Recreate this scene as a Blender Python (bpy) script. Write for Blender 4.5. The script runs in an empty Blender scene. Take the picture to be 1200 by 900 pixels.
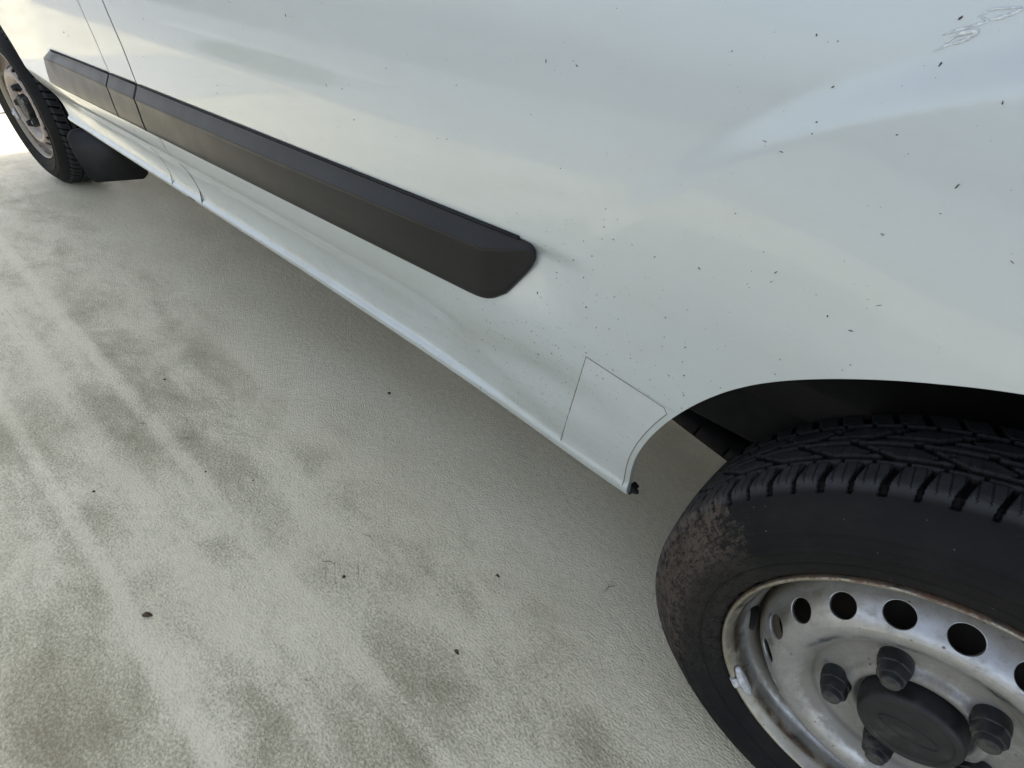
import bpy, bmesh, math, random
import numpy as np
from mathutils import Vector, Matrix
random.seed(7); rng = np.random.default_rng(7)
SC = bpy.context.scene
COL = SC.collection

# ------------------------------------------------------------ camera
cam_d = bpy.data.cameras.new('camera'); cam = bpy.data.objects.new('camera', cam_d); COL.objects.link(cam)
SC.camera = cam
cam_d.sensor_width = 36; cam_d.lens = 601.9/1200*36; cam_d.clip_start = .01; cam_d.clip_end = 2000
_yaw, _pit, _rol = -.6541, -.6722, .0994
_f = Vector((math.cos(_pit)*math.sin(_yaw), math.cos(_pit)*math.cos(_yaw), math.sin(_pit)))
_s = _f.cross(Vector((0, 0, 1))).normalized(); _u = _s.cross(_f)
_s2 = math.cos(_rol)*_s + math.sin(_rol)*_u; _u2 = -math.sin(_rol)*_s + math.cos(_rol)*_u
_m = Matrix((_s2, _u2, -_f)).transposed().to_4x4(); _m.translation = Vector((-.2539, -.539, 1.0098))
cam.matrix_world = _m
# ------------------------------------------------------------ light
SUN_EL, SUN_AZ = math.radians(37), math.radians(-40)      # azimuth from +y, negative towards -x (the van's nose)
w = bpy.data.worlds.new('World'); SC.world = w; w.use_nodes = True
nt = w.node_tree; bg = nt.nodes['Background']
sky = nt.nodes.new('ShaderNodeTexSky'); sky.sky_type = 'NISHITA'; sky.sun_disc = False
sky.sun_elevation = SUN_EL; sky.sun_rotation = SUN_AZ; sky.air_density = 1.0; sky.dust_density = 4.0; sky.ozone_density = 1.0
hs = nt.nodes.new('ShaderNodeHueSaturation'); hs.inputs['Saturation'].default_value = .50      # thin high cloud whitens the blue
nt.links.new(sky.outputs[0], hs.inputs['Color']); nt.links.new(hs.outputs[0], bg.inputs[0]); bg.inputs[1].default_value = .15
sd = bpy.data.lights.new('sun', 'SUN'); sd.energy = 2.0; sd.angle = math.radians(.5); sd.color = (1, .93, .82)
sun = bpy.data.objects.new('sun', sd); COL.objects.link(sun)
_d = Vector((math.sin(SUN_AZ)*math.cos(SUN_EL), math.cos(SUN_AZ)*math.cos(SUN_EL), math.sin(SUN_EL)))
sun.rotation_euler = _d.to_track_quat('Z', 'Y').to_euler(); sun.location = _d*20
SC.view_settings.view_transform = 'Standard'; SC.view_settings.look = 'None'
SC.view_settings.exposure = 1.13; SC.view_settings.gamma = 1; SC.view_settings.use_curve_mapping = False
SC.render.engine = 'CYCLES'

# ------------------------------------------------------------ helpers
def link(name, me, mat=None, parent=None, label=None, cat=None, group=None, kind=None, smooth=True):
    o = bpy.data.objects.new(name, me); COL.objects.link(o)
    if mat and len(me.materials) == 0: me.materials.append(mat)
    if smooth and len(me.polygons): me.polygons.foreach_set('use_smooth', [True]*len(me.polygons))
    if parent: o.parent = parent
    for k, v in (('label', label), ('category', cat), ('group', group), ('kind', kind)):
        if v: o[k] = v
    return o
def empty(name, loc=(0, 0, 0), parent=None, **kw):
    o = bpy.data.objects.new(name, None); COL.objects.link(o); o.location = loc; o.empty_display_size = .1
    if parent: o.parent = parent
    for k, v in kw.items(): o[k] = v
    return o
def mesh(name, V, F):
    me = bpy.data.meshes.new(name); me.from_pydata([tuple(map(float, v)) for v in V], [], [tuple(map(int, f)) for f in F]); me.update(); return me
def ss(a, b, x):
    t = np.clip((x-a)/(b-a), 0, 1); return t*t*(3-2*t)
def box_bm(bm, c, s, bev=0.0, rot=None):
    r = bmesh.ops.create_cube(bm, size=1)['verts']
    for v in r: v.co = Vector((v.co.x*s[0], v.co.y*s[1], v.co.z*s[2]))
    if rot is not None: bmesh.ops.transform(bm, matrix=rot, verts=r)
    for v in r: v.co += Vector(c)
    if bev:
        es = list({e for v in r for e in v.link_edges}); bmesh.ops.bevel(bm, geom=es, offset=bev, segments=2, affect='EDGES', profile=.5)
def bm_mesh(name, bm):
    me = bpy.data.meshes.new(name); bmesh.ops.recalc_face_normals(bm, faces=bm.faces[:]); bm.to_mesh(me); bm.free(); return me
def lathe(name, prof, n=96, disp=None, close=False):
    """profile of (r, y) turned about the y axis; y grows into the vehicle"""
    P = np.array(prof, float); m = len(P); a = np.arange(n)*2*np.pi/n
    R = P[None, :, 0]*np.ones((n, 1)); Y = P[None, :, 1]*np.ones((n, 1))
    V = np.stack([R*np.cos(a)[:, None], Y, R*np.sin(a)[:, None]], -1).reshape(-1, 3)
    F = []
    for i in range(n):
        j = (i+1) % n
        for k in range(m-1): F.append((i*m+k, i*m+k+1, j*m+k+1, j*m+k))
        if close: F.append((i*m+m-1, i*m, j*m, j*m+m-1))
    return mesh(name, V, F)
def spline(pts, n):
    """Catmull-Rom resample of a 2-D/3-D polyline"""
    P = np.array(pts, float); P = np.vstack([2*P[0]-P[1], P, 2*P[-1]-P[-2]]); out = []
    k = len(P)-3
    for i in range(k):
        p0, p1, p2, p3 = P[i:i+4]
        for t in np.linspace(0, 1, n, endpoint=False):
            out.append(.5*((2*p1)+(-p0+p2)*t+(2*p0-5*p1+4*p2-p3)*t*t+(-p0+3*p1-3*p2+p3)*t**3))
    out.append(P[-2]); return np.array(out)
def tube(bm, pts, r, seg=8, cap=True):
    pts = [Vector(p) for p in pts]; rings = []
    for i, p in enumerate(pts):
        t = (pts[min(i+1, len(pts)-1)]-pts[max(i-1, 0)]).normalized()
        a = t.orthogonal().normalized() if i == 0 else (a0 - t*a0.dot(t)).normalized()
        a0 = a; b = t.cross(a); rr = r if not hasattr(r, '__len__') else r[i]
        rings.append([bm.verts.new(p+rr*(math.cos(2*math.pi*k/seg)*a+math.sin(2*math.pi*k/seg)*b)) for k in range(seg)])
    for A, B in zip(rings, rings[1:]):
        for k in range(seg): bm.faces.new((A[k], A[(k+1) % seg], B[(k+1) % seg], B[k]))
    if cap: bm.faces.new(rings[0][::-1]); bm.faces.new(rings[-1])

# ------------------------------------------------------------ materials
class NT:
    def __init__(s, name):
        s.m = bpy.data.materials.new(name); s.m.use_nodes = True; s.t = s.m.node_tree; s.n = s.t.nodes
        s.b = s.n['Principled BSDF']; s.tc = s.n.new('ShaderNodeTexCoord')
    def link(s, a, b): s.t.links.new(a, b)
    def mapping(s, scale=(1, 1, 1), src='Object', rot=(0, 0, 0), loc=(0, 0, 0)):
        n = s.n.new('ShaderNodeMapping'); n.inputs['Scale'].default_value = scale; n.inputs['Rotation'].default_value = rot; n.inputs['Location'].default_value = loc
        s.link(s.tc.outputs[src], n.inputs[0]); return n.outputs[0]
    def noise(s, vec, scale, detail=4, rough=.55, dist=0):
        n = s.n.new('ShaderNodeTexNoise'); n.inputs['Scale'].default_value = scale; n.inputs['Detail'].default_value = detail
        n.inputs['Roughness'].default_value = rough; n.inputs['Distortion'].default_value = dist; s.link(vec, n.inputs['Vector']); return n.outputs['Fac']
    def voronoi(s, vec, scale, out='Distance', rnd=1):
        n = s.n.new('ShaderNodeTexVoronoi'); n.inputs['Scale'].default_value = scale; n.inputs['Randomness'].default_value = rnd; s.link(vec, n.inputs['Vector']); return n.outputs[out]
    def ramp(s, fac, stops):
        n = s.n.new('ShaderNodeMapRange'); n.interpolation_type = 'SMOOTHSTEP'
        n.inputs['From Min'].default_value = stops[0]; n.inputs['From Max'].default_value = stops[1]
        n.inputs['To Min'].default_value = stops[2] if len(stops) > 2 else 0; n.inputs['To Max'].default_value = stops[3] if len(stops) > 2 else 1
        s.link(fac, n.inputs['Value']); return n.outputs[0]
    def math(s, op, a, b=None, c=None):
        n = s.n.new('ShaderNodeMath'); n.operation = op
        for i, v in enumerate((a, b, c)):
            if v is None: continue
            if isinstance(v, (int, float)): n.inputs[i].default_value = v
            else: s.link(v, n.inputs[i])
        return n.outputs[0]
    def mix(s, fac, a, b):
        n = s.n.new('ShaderNodeMix'); n.data_type = 'RGBA'; n.clamp_factor = True
        for sock, v in ((n.inputs[0], fac), (n.inputs[6], a), (n.inputs[7], b)):
            if isinstance(v, (int, float)): sock.default_value = v
            elif isinstance(v, tuple): sock.default_value = (*v, 1)
            else: s.link(v, sock)
        return n.outputs[2]
    def bump(s, h, dist, strength=1, normal=None):
        n = s.n.new('ShaderNodeBump'); n.inputs['Distance'].default_value = dist; n.inputs['Strength'].default_value = strength
        s.link(h, n.inputs['Height'])
        if normal is not None: s.link(normal, n.inputs['Normal'])
        return n.outputs[0]
    def xyz(s, src='Object'):
        n = s.n.new('ShaderNodeSeparateXYZ'); s.link(s.tc.outputs[src], n.inputs[0]); return n.outputs
    def set(s, base=None, rough=None, metal=None, normal=None, **kw):
        for k, v in (('Base Color', base), ('Roughness', rough), ('Metallic', metal), ('Normal', normal), *kw.items()):
            if v is None: continue
            i = s.b.inputs[k.replace('_', ' ')]
            if isinstance(v, tuple): i.default_value = (*v, 1)
            elif isinstance(v, (int, float)): i.default_value = v
            else: s.link(v, i)
        return s.m
def simple(name, col, rough=.6, metal=0, var=.25, scale=40, bump=.0005, dust=0.0, **kw):
    t = NT(name); v = t.mapping(); n = t.noise(v, scale, 6)
    c2 = tuple(min(1, c*(1+var)+.004) for c in col); c1 = tuple(c*(1-var) for c in col)
    c = t.mix(t.ramp(n, (.3, .7)), c1, c2)
    if dust: c = t.mix(t.math('MULTIPLY', t.ramp(t.noise(v, scale*.35, 8, .65), (.5, .75)), dust), c, (.30, .27, .21))
    return t.set(base=c, rough=t.ramp(t.noise(v, scale*2, 3), (.2, .8, rough*.85, min(1, rough*1.15))), metal=metal, normal=t.bump(n, bump), **kw)

def m_paint():
    t = NT('white_paint'); v = t.mapping()
    X, Y, Z = t.xyz()
    base = t.mix(t.noise(v, 3, 3), (.585, .64, .64), (.62, .668, .665))
    # thin grime: a haze everywhere, thicker on the lower sill
    low = t.ramp(Z, (.62, .36))
    gr = t.math('MULTIPLY', t.ramp(t.noise(t.mapping((1, 1, 3)), 9, 8, .7), (.35, .8)), t.math('ADD', .10, t.math('MULTIPLY', low, .42)))
    base = t.mix(gr, base, (.43, .42, .35))
    # fine pepper specks, each a few tenths of a millimetre
    sp = t.ramp(t.voronoi(v, 170), (.10, .055)); sel = t.ramp(t.noise(v, 33, 3, .7), (.56, .64))
    base = t.mix(t.math('MULTIPLY', t.math('MULTIPLY', sp, sel), .55), base, (.10, .09, .075))
    sp2 = t.ramp(t.voronoi(t.mapping(loc=(3, 1, 2)), 420), (.16, .08)); sel2 = t.ramp(t.noise(v, 6, 4, .7), (.45, .7))
    base = t.mix(t.math('MULTIPLY', t.math('MULTIPLY', sp2, sel2), .30), base, (.25, .24, .20))
    nrm = t.bump(t.noise(v, 900, 2), .00004, .5)
    return t.set(base=base, rough=.36, metal=.28, normal=None, Coat_Weight=1.0, Coat_Roughness=t.math('ADD', t.ramp(t.noise(v, 7, 5, .7), (.3, .75, .035, .10)), t.math('MULTIPLY', low, .16)), Coat_IOR=1.5, Specular_IOR_Level=.3)
SCUFF = [(-2.36, -.46, .16, .05, .05), (-.86, -.26, .06, .05, -.6)]
def m_concrete():
    t = NT('stained_concrete'); v = t.mapping(); X, Y, Z = t.xyz()
    al = t.mapping((.75, 1.35, 1))                                         # streaks run along the vehicle
    base = t.mix(t.ramp(t.noise(al, 2.2, 5, .6), (.3, .7)), (.74, .68, .50), (.86, .80, .61))
    base = t.mix(t.ramp(t.noise(v, 60, 5, .7), (.35, .75, 0, .35)), base, (.50, .475, .37))
    # algae and tyre stains, patchy with their own ragged outline
    out = t.ramp(t.math('ADD', Y, t.math('MULTIPLY', t.noise(v, 1.3, 3), .35)), (.30, -.02))    # the strip under the van stayed clean
    fine = t.noise(t.mapping((.9, 1.1, 1)), 190, 6, .85)
    mid = t.noise(al, 6.5, 8, .74, .3)
    big = t.noise(t.mapping((.6, 1.35, 1), loc=(1.7, .4, 0)), 2.1, 3, .6)
    fld = t.math('ADD', t.math('MULTIPLY', mid, .65), t.math('MULTIPLY', big, .42))
    blobs = [(-1.03, -.70, .17, .07), (-.62, -.49, .16, .06), (-.85, -.66, .12, .05), (-.52, -.33, .13, .06), (-1.55, -.45, .28, .05), (-1.5, -.60, .30, .06),
             (-1.2, -.32, .22, .05), (-.30, -.20, .15, .05), (-1.9, -.30, .30, .04), (-.95, -.80, .25, .06), (-2.6, -.22, .3, .06), (-3.3, -.05, .4, .07), (-1.75, -.12, .3, .04)]
    for (bx, by, rx, ry) in blobs:
        dx = t.math('DIVIDE', t.math('SUBTRACT', X, bx), rx); dy = t.math('DIVIDE', t.math('SUBTRACT', Y, by), ry)
        dd = t.math('ADD', t.math('MULTIPLY', dx, dx), t.math('MULTIPLY', dy, dy))
        fld = t.math('ADD', fld, t.math('MULTIPLY', t.ramp(dd, (3.0, 0)), .07))
    for (sy, hw) in ((-.475, .020), (-.36, .014), (-.60, .012)):          # pale wiped tracks
        d = t.math('ABSOLUTE', t.math('SUBTRACT', t.math('ADD', Y, t.math('MULTIPLY', t.noise(v, 2, 2), .04)), sy+.02))
        fld = t.math('SUBTRACT', fld, t.math('MULTIPLY', t.ramp(d, (hw*2, hw*.4)), .10))
    st = t.math('MULTIPLY', t.ramp(t.math('ADD', t.math('MULTIPLY', fld, 1.3), t.math('MULTIPLY', fine, 1.5)), (1.36, 1.66)), out)
    base = t.mix(t.math('MULTIPLY', st, .60), base, (.215, .20, .10))
    fleck = t.math('MULTIPLY', t.ramp(t.noise(v, 330, 3, .7), (.56, .66)), t.math('MULTIPLY', t.ramp(fld, (.50, .68, .12, 1)), out))
    base = t.mix(t.math('MULTIPLY', fleck, .42), base, (.17, .15, .09))
    brown = t.math('MULTIPLY', t.ramp(t.math('ADD', t.math('MULTIPLY', fld, 1.3), t.math('MULTIPLY', fine, 1.5)), (1.60, 1.82)), out)
    base = t.mix(t.math('MULTIPLY', brown, .50), base, (.13, .095, .045))
    for (sx, sy, rx, ry, rz_) in SCUFF:
        dx = t.math('DIVIDE', t.math('SUBTRACT', X, sx), rx); dy = t.math('DIVIDE', t.math('SUBTRACT', Y, sy), ry)
        mk = t.ramp(t.math('ADD', t.math('MULTIPLY', dx, dx), t.math('MULTIPLY', dy, dy)), (1.4, .2))
        rn = t.n.new('ShaderNodeVectorRotate'); rn.rotation_type = 'Z_AXIS'; t.link(t.tc.outputs['Object'], rn.inputs['Vector']); rn.inputs['Angle'].default_value = -rz_
        sc_ = t.n.new('ShaderNodeMapping'); sc_.inputs['Scale'].default_value = (12, 230, 1); t.link(rn.outputs[0], sc_.inputs[0])
        base = t.mix(t.math('MULTIPLY', t.math('MULTIPLY', t.ramp(t.noise(sc_.outputs[0], 1, 2), (.60, .68)), mk), .5), base, (.13, .12, .09))
    pit = t.math('MULTIPLY', t.ramp(t.voronoi(v, 150), (.16, .07)), t.ramp(t.noise(v, 19, 4, .7), (.55, .68)))
    base = t.mix(t.math('MULTIPLY', pit, .5), base, (.12, .115, .09))
    h = t.math('ADD', t.noise(t.mapping((.8, 1.1, 1)), 230, 3, .5), t.math('MULTIPLY', t.noise(v, 55, 4), .8))
    n1 = t.bump(h, .0042, .85)
    return t.set(base=base, rough=t.ramp(t.noise(v, 12, 4), (.3, .7, .42, .6)), normal=n1, Specular_IOR_Level=.6)
def m_tyre():
    t = NT('tyre_rubber'); v = t.mapping(); X, Y, Z = t.xyz()
    n = t.noise(v, 70, 6, .7)
    base = t.mix(t.ramp(n, (.3, .75)), (.0035, .004, .0046), (.009, .0096, .0108))
    side = t.ramp(Y, (.016, -.004))
    base = t.mix(t.math('MULTIPLY', side, t.ramp(t.noise(v, 9, 6, .7), (.35, .8, .05, .45))), base, (.026, .024, .020))
    at = t.n.new('ShaderNodeAttribute'); at.attribute_name = 'dust_groove_shade'; dust_groove_shade = at.outputs['Fac']
    base = t.mix(t.math('MULTIPLY', t.math('MULTIPLY', dust_groove_shade, t.ramp(Y, (.008, .016))), t.ramp(n, (.2, .8, .5, 1))), base, (.046, .048, .052))
    base = t.mix(t.ramp(dust_groove_shade, (.75, .25)), base, (.003, .003, .003))  # groove floors blackened in the colour, standing in for shade between blocks
    # dried mud: one patch on the leading upper shoulder
    ang = t.math('ARCTAN2', Z, t.math('MULTIPLY', X, -1))
    R = t.math('SQRT', t.math('ADD', t.math('MULTIPLY', X, X), t.math('MULTIPLY', Z, Z)))
    cb = t.n.new('ShaderNodeCombineXYZ'); t.link(t.math('MULTIPLY', ang, 14), cb.inputs[0]); t.link(t.math('MULTIPLY', R, 150), cb.inputs[1]); t.link(t.math('MULTIPLY', Y, 60), cb.inputs[2])
    cb2 = t.n.new('ShaderNodeCombineXYZ'); t.link(t.math('MULTIPLY', ang, 34), cb2.inputs[0]); t.link(t.math('MULTIPLY', R, 60), cb2.inputs[1]); t.link(t.math('MULTIPLY', Y, 40), cb2.inputs[2])
    scr = t.math('ADD', t.math('MULTIPLY', t.noise(cb.outputs[0], 1, 8, .8, .8), .5), t.math('MULTIPLY', t.noise(cb2.outputs[0], 1, 8, .8, 1.2), .5))
    patch = t.math('MULTIPLY', t.ramp(ang, (.95, .35)), t.ramp(ang, (-1.7, -.2)))
    mud = t.math('MULTIPLY', t.ramp(t.math('ADD', t.math('MULTIPLY', patch, .36), scr), (.79, .90)), t.ramp(Y, (.045, .02)))
    mud = t.math('MULTIPLY', mud, t.ramp(R, (.262, .30, .25, 1)))
    base = t.mix(t.math('MULTIPLY', mud, .62), base, (.125, .098, .078))
    spk = t.math('MULTIPLY', t.ramp(t.voronoi(v, 110), (.10, .05)), t.ramp(n, (.5, .62)))
    base = t.mix(t.math('MULTIPLY', spk, .6), base, (.26, .24, .20))
    # sipes: zigzag hairline cuts laid out by angle and width
    uv = t.n.new('ShaderNodeSeparateXYZ'); t.link(t.tc.outputs['UV'], uv.inputs[0]); U, W = uv.outputs[0], uv.outputs[1]
    zig = t.math('MULTIPLY', t.math('PINGPONG', t.math('MULTIPLY', W, 260), .5), .30)
    sip = t.math('PINGPONG', t.math('ADD', t.math('MULTIPLY', U, 72*3), zig), .5)
    sm = t.math('MULTIPLY', t.math('MULTIPLY', t.ramp(sip, (.10, .03)), t.ramp(Y, (.014, .019))), t.ramp(Y, (.050, .047, .25, 1)))
    ridg = t.math('MULTIPLY', t.math('PINGPONG', t.math('MULTIPLY', R, 330), .5), side)
    h = t.math('SUBTRACT', t.math('ADD', t.math('MULTIPLY', n, .35), t.math('MULTIPLY', ridg, .22)), t.math('MULTIPLY', sm, 1.2))
    base = t.mix(t.math('MULTIPLY', sm, .7), base, (.004, .004, .004))
    return t.set(base=base, rough=t.ramp(n, (.2, .8, .55, .8)), normal=t.bump(h, .0014, .9), Specular_IOR_Level=.2)
def m_steel(name='wheel_silver', rust=1.0, tint=(.17, .15, .105), extra=0.0):
    t = NT(name); v = t.mapping(); X, Y, Z = t.xyz()
    R = t.math('SQRT', t.math('ADD', t.math('MULTIPLY', X, X), t.math('MULTIPLY', Z, Z)))
    base = t.mix(t.ramp(t.noise(v, 25, 5, .7), (.3, .75)), (.43, .435, .44), (.54, .545, .55))
    grime = t.noise(v, 38, 7, .75)
    # brake dust settled in the dish and round the step
    d = t.math('ADD', t.math('MULTIPLY', t.ramp(t.math('ABSOLUTE', t.math('SUBTRACT', R, .112)), (.016, .0)), .22), t.math('MULTIPLY', t.ramp(R, (.125, .10)), .12))
    d = t.math('ADD', d, t.math('MULTIPLY', t.ramp(R, (.155, .12)), .07))
    lowr = t.math('MULTIPLY', t.ramp(R, (.207, .190)), t.ramp(R, (.176, .186)))
    d = t.math('ADD', d, t.math('MULTIPLY', lowr, .25))
    g = t.ramp(t.math('ADD', grime, d), (.45-extra, .76-extra))
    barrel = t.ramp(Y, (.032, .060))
    base = t.mix(t.math('MULTIPLY', barrel, .93), base, (.022, .019, .016))  # brake dust on the barrel, painted near black to deepen shade behind holes
    base = t.mix(t.math('MULTIPLY', g, .72), base, tint)
    dots = t.math('MULTIPLY', t.ramp(t.voronoi(v, 75), (.16, .07)), t.ramp(t.noise(v, 30, 3), (.44, .58)))
    base = t.mix(t.math('MULTIPLY', dots, .85), base, (.07, .06, .045))
    fl = t.math('MULTIPLY', t.math('MULTIPLY', t.ramp(R, (.203, .208)), t.ramp(Y, (.03, .015))), t.ramp(t.noise(v, 14, 6, .7), (.25, .65, .4, .95)))
    base = t.mix(fl, base, (.36, .33, .25))
    ed = t.math('MULTIPLY', t.ramp(t.math('ABSOLUTE', t.math('SUBTRACT', R, .2085)), (.0026, .0006)), t.math('MULTIPLY', t.ramp(Y, (.030, .015)), t.ramp(t.noise(v, 30, 6, .7), (.35, .6))))
    base = t.mix(t.math('MULTIPLY', ed, .8), base, (.12, .065, .035))
    stn = t.math('MULTIPLY', t.ramp(t.noise(v, 85, 6, .8), (.56, .68)), t.ramp(R, (.200, .212)))
    base = t.mix(t.math('MULTIPLY', stn, .8), base, (.13, .085, .05))
    ru = t.math('MULTIPLY', t.ramp(t.math('ADD', t.noise(v, 50, 8, .8), t.math('MULTIPLY', t.ramp(R, (.2165, .2225)), .24*rust)), (.64, .80)), t.ramp(R, (.205, .214)))
    base = t.mix(t.math('MULTIPLY', ru, .9), base, (.12, .055, .028))
    return t.set(base=base, rough=t.ramp(grime, (.3, .8, .27, .5)), metal=t.math('MULTIPLY', t.math('SUBTRACT', 1, t.math('MAXIMUM', g, ru)), .95), normal=t.bump(grime, .0006, .5))
def m_plastic():
    t = NT('black_trim_plastic'); v = t.mapping()
    n = t.noise(v, 700, 2); b = t.mix(t.ramp(t.noise(v, 8, 5, .7), (.3, .8)), (.010, .0102, .0108), (.015, .0152, .0158))
    sp = t.math('MULTIPLY', t.ramp(t.voronoi(v, 130), (.09, .05)), t.ramp(t.noise(v, 21, 3), (.56, .64)))
    b = t.mix(t.math('MULTIPLY', sp, .5), b, (.3, .29, .27))
    return t.set(base=b, rough=t.ramp(t.noise(v, 14, 4), (.3, .7, .32, .38)), normal=t.bump(n, .00012, .4), Specular_IOR_Level=.34)
M = dict(paint=m_paint(), concrete=m_concrete(), tyre=m_tyre(), steel=m_steel(), steel2=m_steel('rusty_wheel_steel', .2, (.26, .185, .14), .36), plastic=m_plastic(),
         seal=simple('black_seal', (.004, .004, .0045), .8), dark=simple('underbody_black', (.008, .0075, .007), .85, dust=.06, scale=15),
         nut=simple('nut_black', (.014, .016, .018), .5, scale=60, var=.5, bump=.0002, dust=.35), cap=simple('cap_black', (.010, .011, .012), .55, scale=60, dust=.18, bump=.0003),
         rubber=simple('flap_rubber', (.009, .010, .012), .5, scale=20, dust=.05), lead=simple('balance_zinc', (.60, .61, .63), .4, .3, scale=90, bump=.0008),
         drum=simple('brake_iron', (.035, .028, .022), .8, .2, scale=50), glass=simple('dark_window_glass', (.012, .015, .016), .06, bump=0),
         speck=simple('dried_debris', (.075, .062, .045), .9, scale=200, var=.6), leaf=simple('dead_leaf', (.085, .06, .035), .85, scale=100, var=.5),
         pebble=simple('dark_pebble', (.04, .038, .032), .85, scale=200), grass=simple('verge_grass', (.085, .12, .035), .8, scale=6, var=.5, bump=.02),
         kerb=simple('kerb_stone', (.42, .42, .40), .8, scale=30), oldasphalt=simple('worn_asphalt', (.25, .262, .28), .85, scale=30, bump=.002), asphalt=simple('asphalt', (.065, .066, .068), .85, scale=200, bump=.002),
         smear=simple('dried_white_smear', (.66, .70, .71), .5, scale=300), tail=simple('red_lamp_lens', (.30, .015, .012), .15), lamp=simple('clear_lamp_lens', (.5, .5, .5), .08),
         under=simple('floor_undercoat', (.012, .0095, .007), .9, dust=.08, scale=9))
def m_film():
    t = NT('clear_film'); v = t.mapping()
    b = t.mix(t.ramp(t.noise(v, 18, 6, .7), (.3, .8)), (.64, .68, .69), (.60, .63, .625))
    return t.set(base=b, rough=.38, metal=.25, Coat_Weight=.9, Coat_Roughness=.12)
M['film'] = m_film()

# ------------------------------------------------------------ body surface y = S(x, z)  (y > 0 is into the vehicle)
WB = 3.73; RZ = .338; XR, XF = .95, -4.52
TAPER = .020
_zx = np.linspace(-4.6, 1.3, 600)
def _lowpass(y, n):
    k = np.hanning(n); k /= k.sum(); return np.convolve(np.pad(y, n//2, 'edge'), k, 'valid')
_zs = _lowpass(np.interp(_zx, [-4.4, -3.1, -2.1, -1.44, -.97, -.7, -.45, .5, 1.], [.370, .395, .384, .377, .364, .355, .336, .34, .36]), 41)
_zb = _lowpass(.604+.0165*(np.clip(_zx, -3.2, 0)+.77), 31)
def zs(x): return np.interp(x, _zx, _zs)
def zb(x): return np.interp(x, _zx, _zb)
_T = np.array([-.5, 0, .030, .055, .070, .090, .110, .15, .22, .32, .42, .52, .60, .68, .78, .88, .95, 1.0])
_A = np.array([.10, .0508, .0492, .0490, .0512, .0562, .0590, .0602, .0606, .0592, .0548, .0455, .0335, .0215, .0115, .0052, .0012, 0])
_B = np.array([.10, .0470, .0440, .0425, .0432, .0452, .0455, .0425, .0370, .0285, .0200, .0135, .0090, .0060, .0035, .0012, .0003, 0])
_ti = np.linspace(-.5, 1, 1600)
def _sm(Y):
    y = np.interp(_ti, _T, Y)
    def cv(n): k = np.hanning(n); k /= k.sum(); return np.convolve(np.pad(y, n//2, 'edge'), k, 'valid')
    a, b = cv(21), cv(231); m = ss(.14, .34, _ti); return a*(1-m)+b*m
_As, _Bs = _sm(_A), _sm(_B)
def ztop(x):
    return np.interp(x, [-4.6, -4.4, -3.6, -2.75, -2.3, .9, 1.], [1.02, 1.10, 1.27, 1.86, 1.95, 1.95, 1.93])
def S(x, z):
    x = np.asarray(x, float); z = np.asarray(z, float)
    t = (z-zs(x))/(zb(x)-zs(x))
    wv = ss(-1.02, -.56, x+.10*(t-.5))
    y = np.interp(t, _ti, _As)*(1-wv)+np.interp(t, _ti, _Bs)*wv
    y = np.where(t > 1, 0, y)
    y = y + .1966*np.clip(z-.80, 0, .30)**2 + .118*np.maximum(z-1.10, 0)
    y = y + .015*np.exp(-((x+.63)/.13)**2-((z-.500)/.045)**2)          # scooped end of the rocker hollow
    # land behind the trim strip and the hollow that runs out past its rear tip
    zm = .722+.0165*(x+.66)
    hol = .0095*ss(-2.80, -2.70, x)*(1-ss(-.66, -.550, x))*ss(zm+.007, zm-.014, z)*ss(.600, .705, z)
    y = y + hol
    # cheek under the tip
    g = np.exp(-((x+.60)/.07)**2-((z-.575)/.045)**2); y = y+.0*g
    # blister round the rear arch: proud inside r=.625, hollow just outside
    def blister(cx, cz, s, r0=.622):
        r = np.hypot(x-cx, z-cz); a = np.degrees(np.arctan2(z-cz, (x-cx)*s))
        fade = ss(158, 112, a)
        step = ss(r0+.035, r0-.004, r)*(.22+.16*ss(140, 105, a))+.62*ss(r0+.34, r0, r)
        return -.021*step*fade*ss(.50, .75, z)
    y = y + blister(-.05, .386, 1)
    # the front wing draws in towards the nose
    y = y + TAPER*ss(-2.72, -3.42, x)*ss(.36, .55, z)
    y = y + .38*np.clip((-4.13-x)/.42, 0, 1.2)**2.4 + .05*np.clip((x-.80)/.15, 0, 1)**2
    return y
def arch_r(th_deg, front=False):
    if front:
        return np.interp(th_deg, [-30, 0, 5, 12, 20, 31, 45, 75, 180, 210], [.61, .61, .545, .475, .445, .425, .412, .408, .41, .41])
    a = np.where(th_deg > 90, th_deg, 180-th_deg)
    return np.interp(a, [90, 109, 116, 120, 124.7, 128.7, 133, 137.5, 142.6, 148, 154, 215], [.422, .4232, .4251, .4272, .4295, .4317, .4344, .4370, .4388, .4396, .4400, .440])
ARCH = [((0., .38), False), ((-3.72, .38), True)]
def seamA(z): return np.interp(z, [.36, .44, .51, .57, .70, .78, .88, 1.2, 2], [-2.125, -2.195, -2.205, -2.185, -2.215, -2.235, -2.275, -2.33, -2.33])
def seamB(z): return np.interp(z, [.36, .44, .51, .57, .70, .78, .88, 1.2, 2], [-1.93, -1.985, -2.0, -1.98, -2.02, -2.032, -2.072, -2.12, -2.12])
def smooth_seam(fn):
    zz = np.linspace(.2, 2.2, 401); y = fn(zz); k = np.hanning(13); k /= k.sum(); y = np.convolve(np.pad(y, 6, 'edge'), k, 'valid')
    return lambda z: np.interp(z, zz, y)
seamA, seamB = smooth_seam(seamA), smooth_seam(seamB)
def nrm(x, z, h=.002):
    gx = (S(x+h, z)-S(x-h, z))/(2*h); gz = (S(x, z+h)-S(x, z-h))/(2*h)
    n = np.stack([gx, -np.ones_like(gx), gz], -1); return n/np.linalg.norm(n, axis=-1, keepdims=True)
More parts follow.
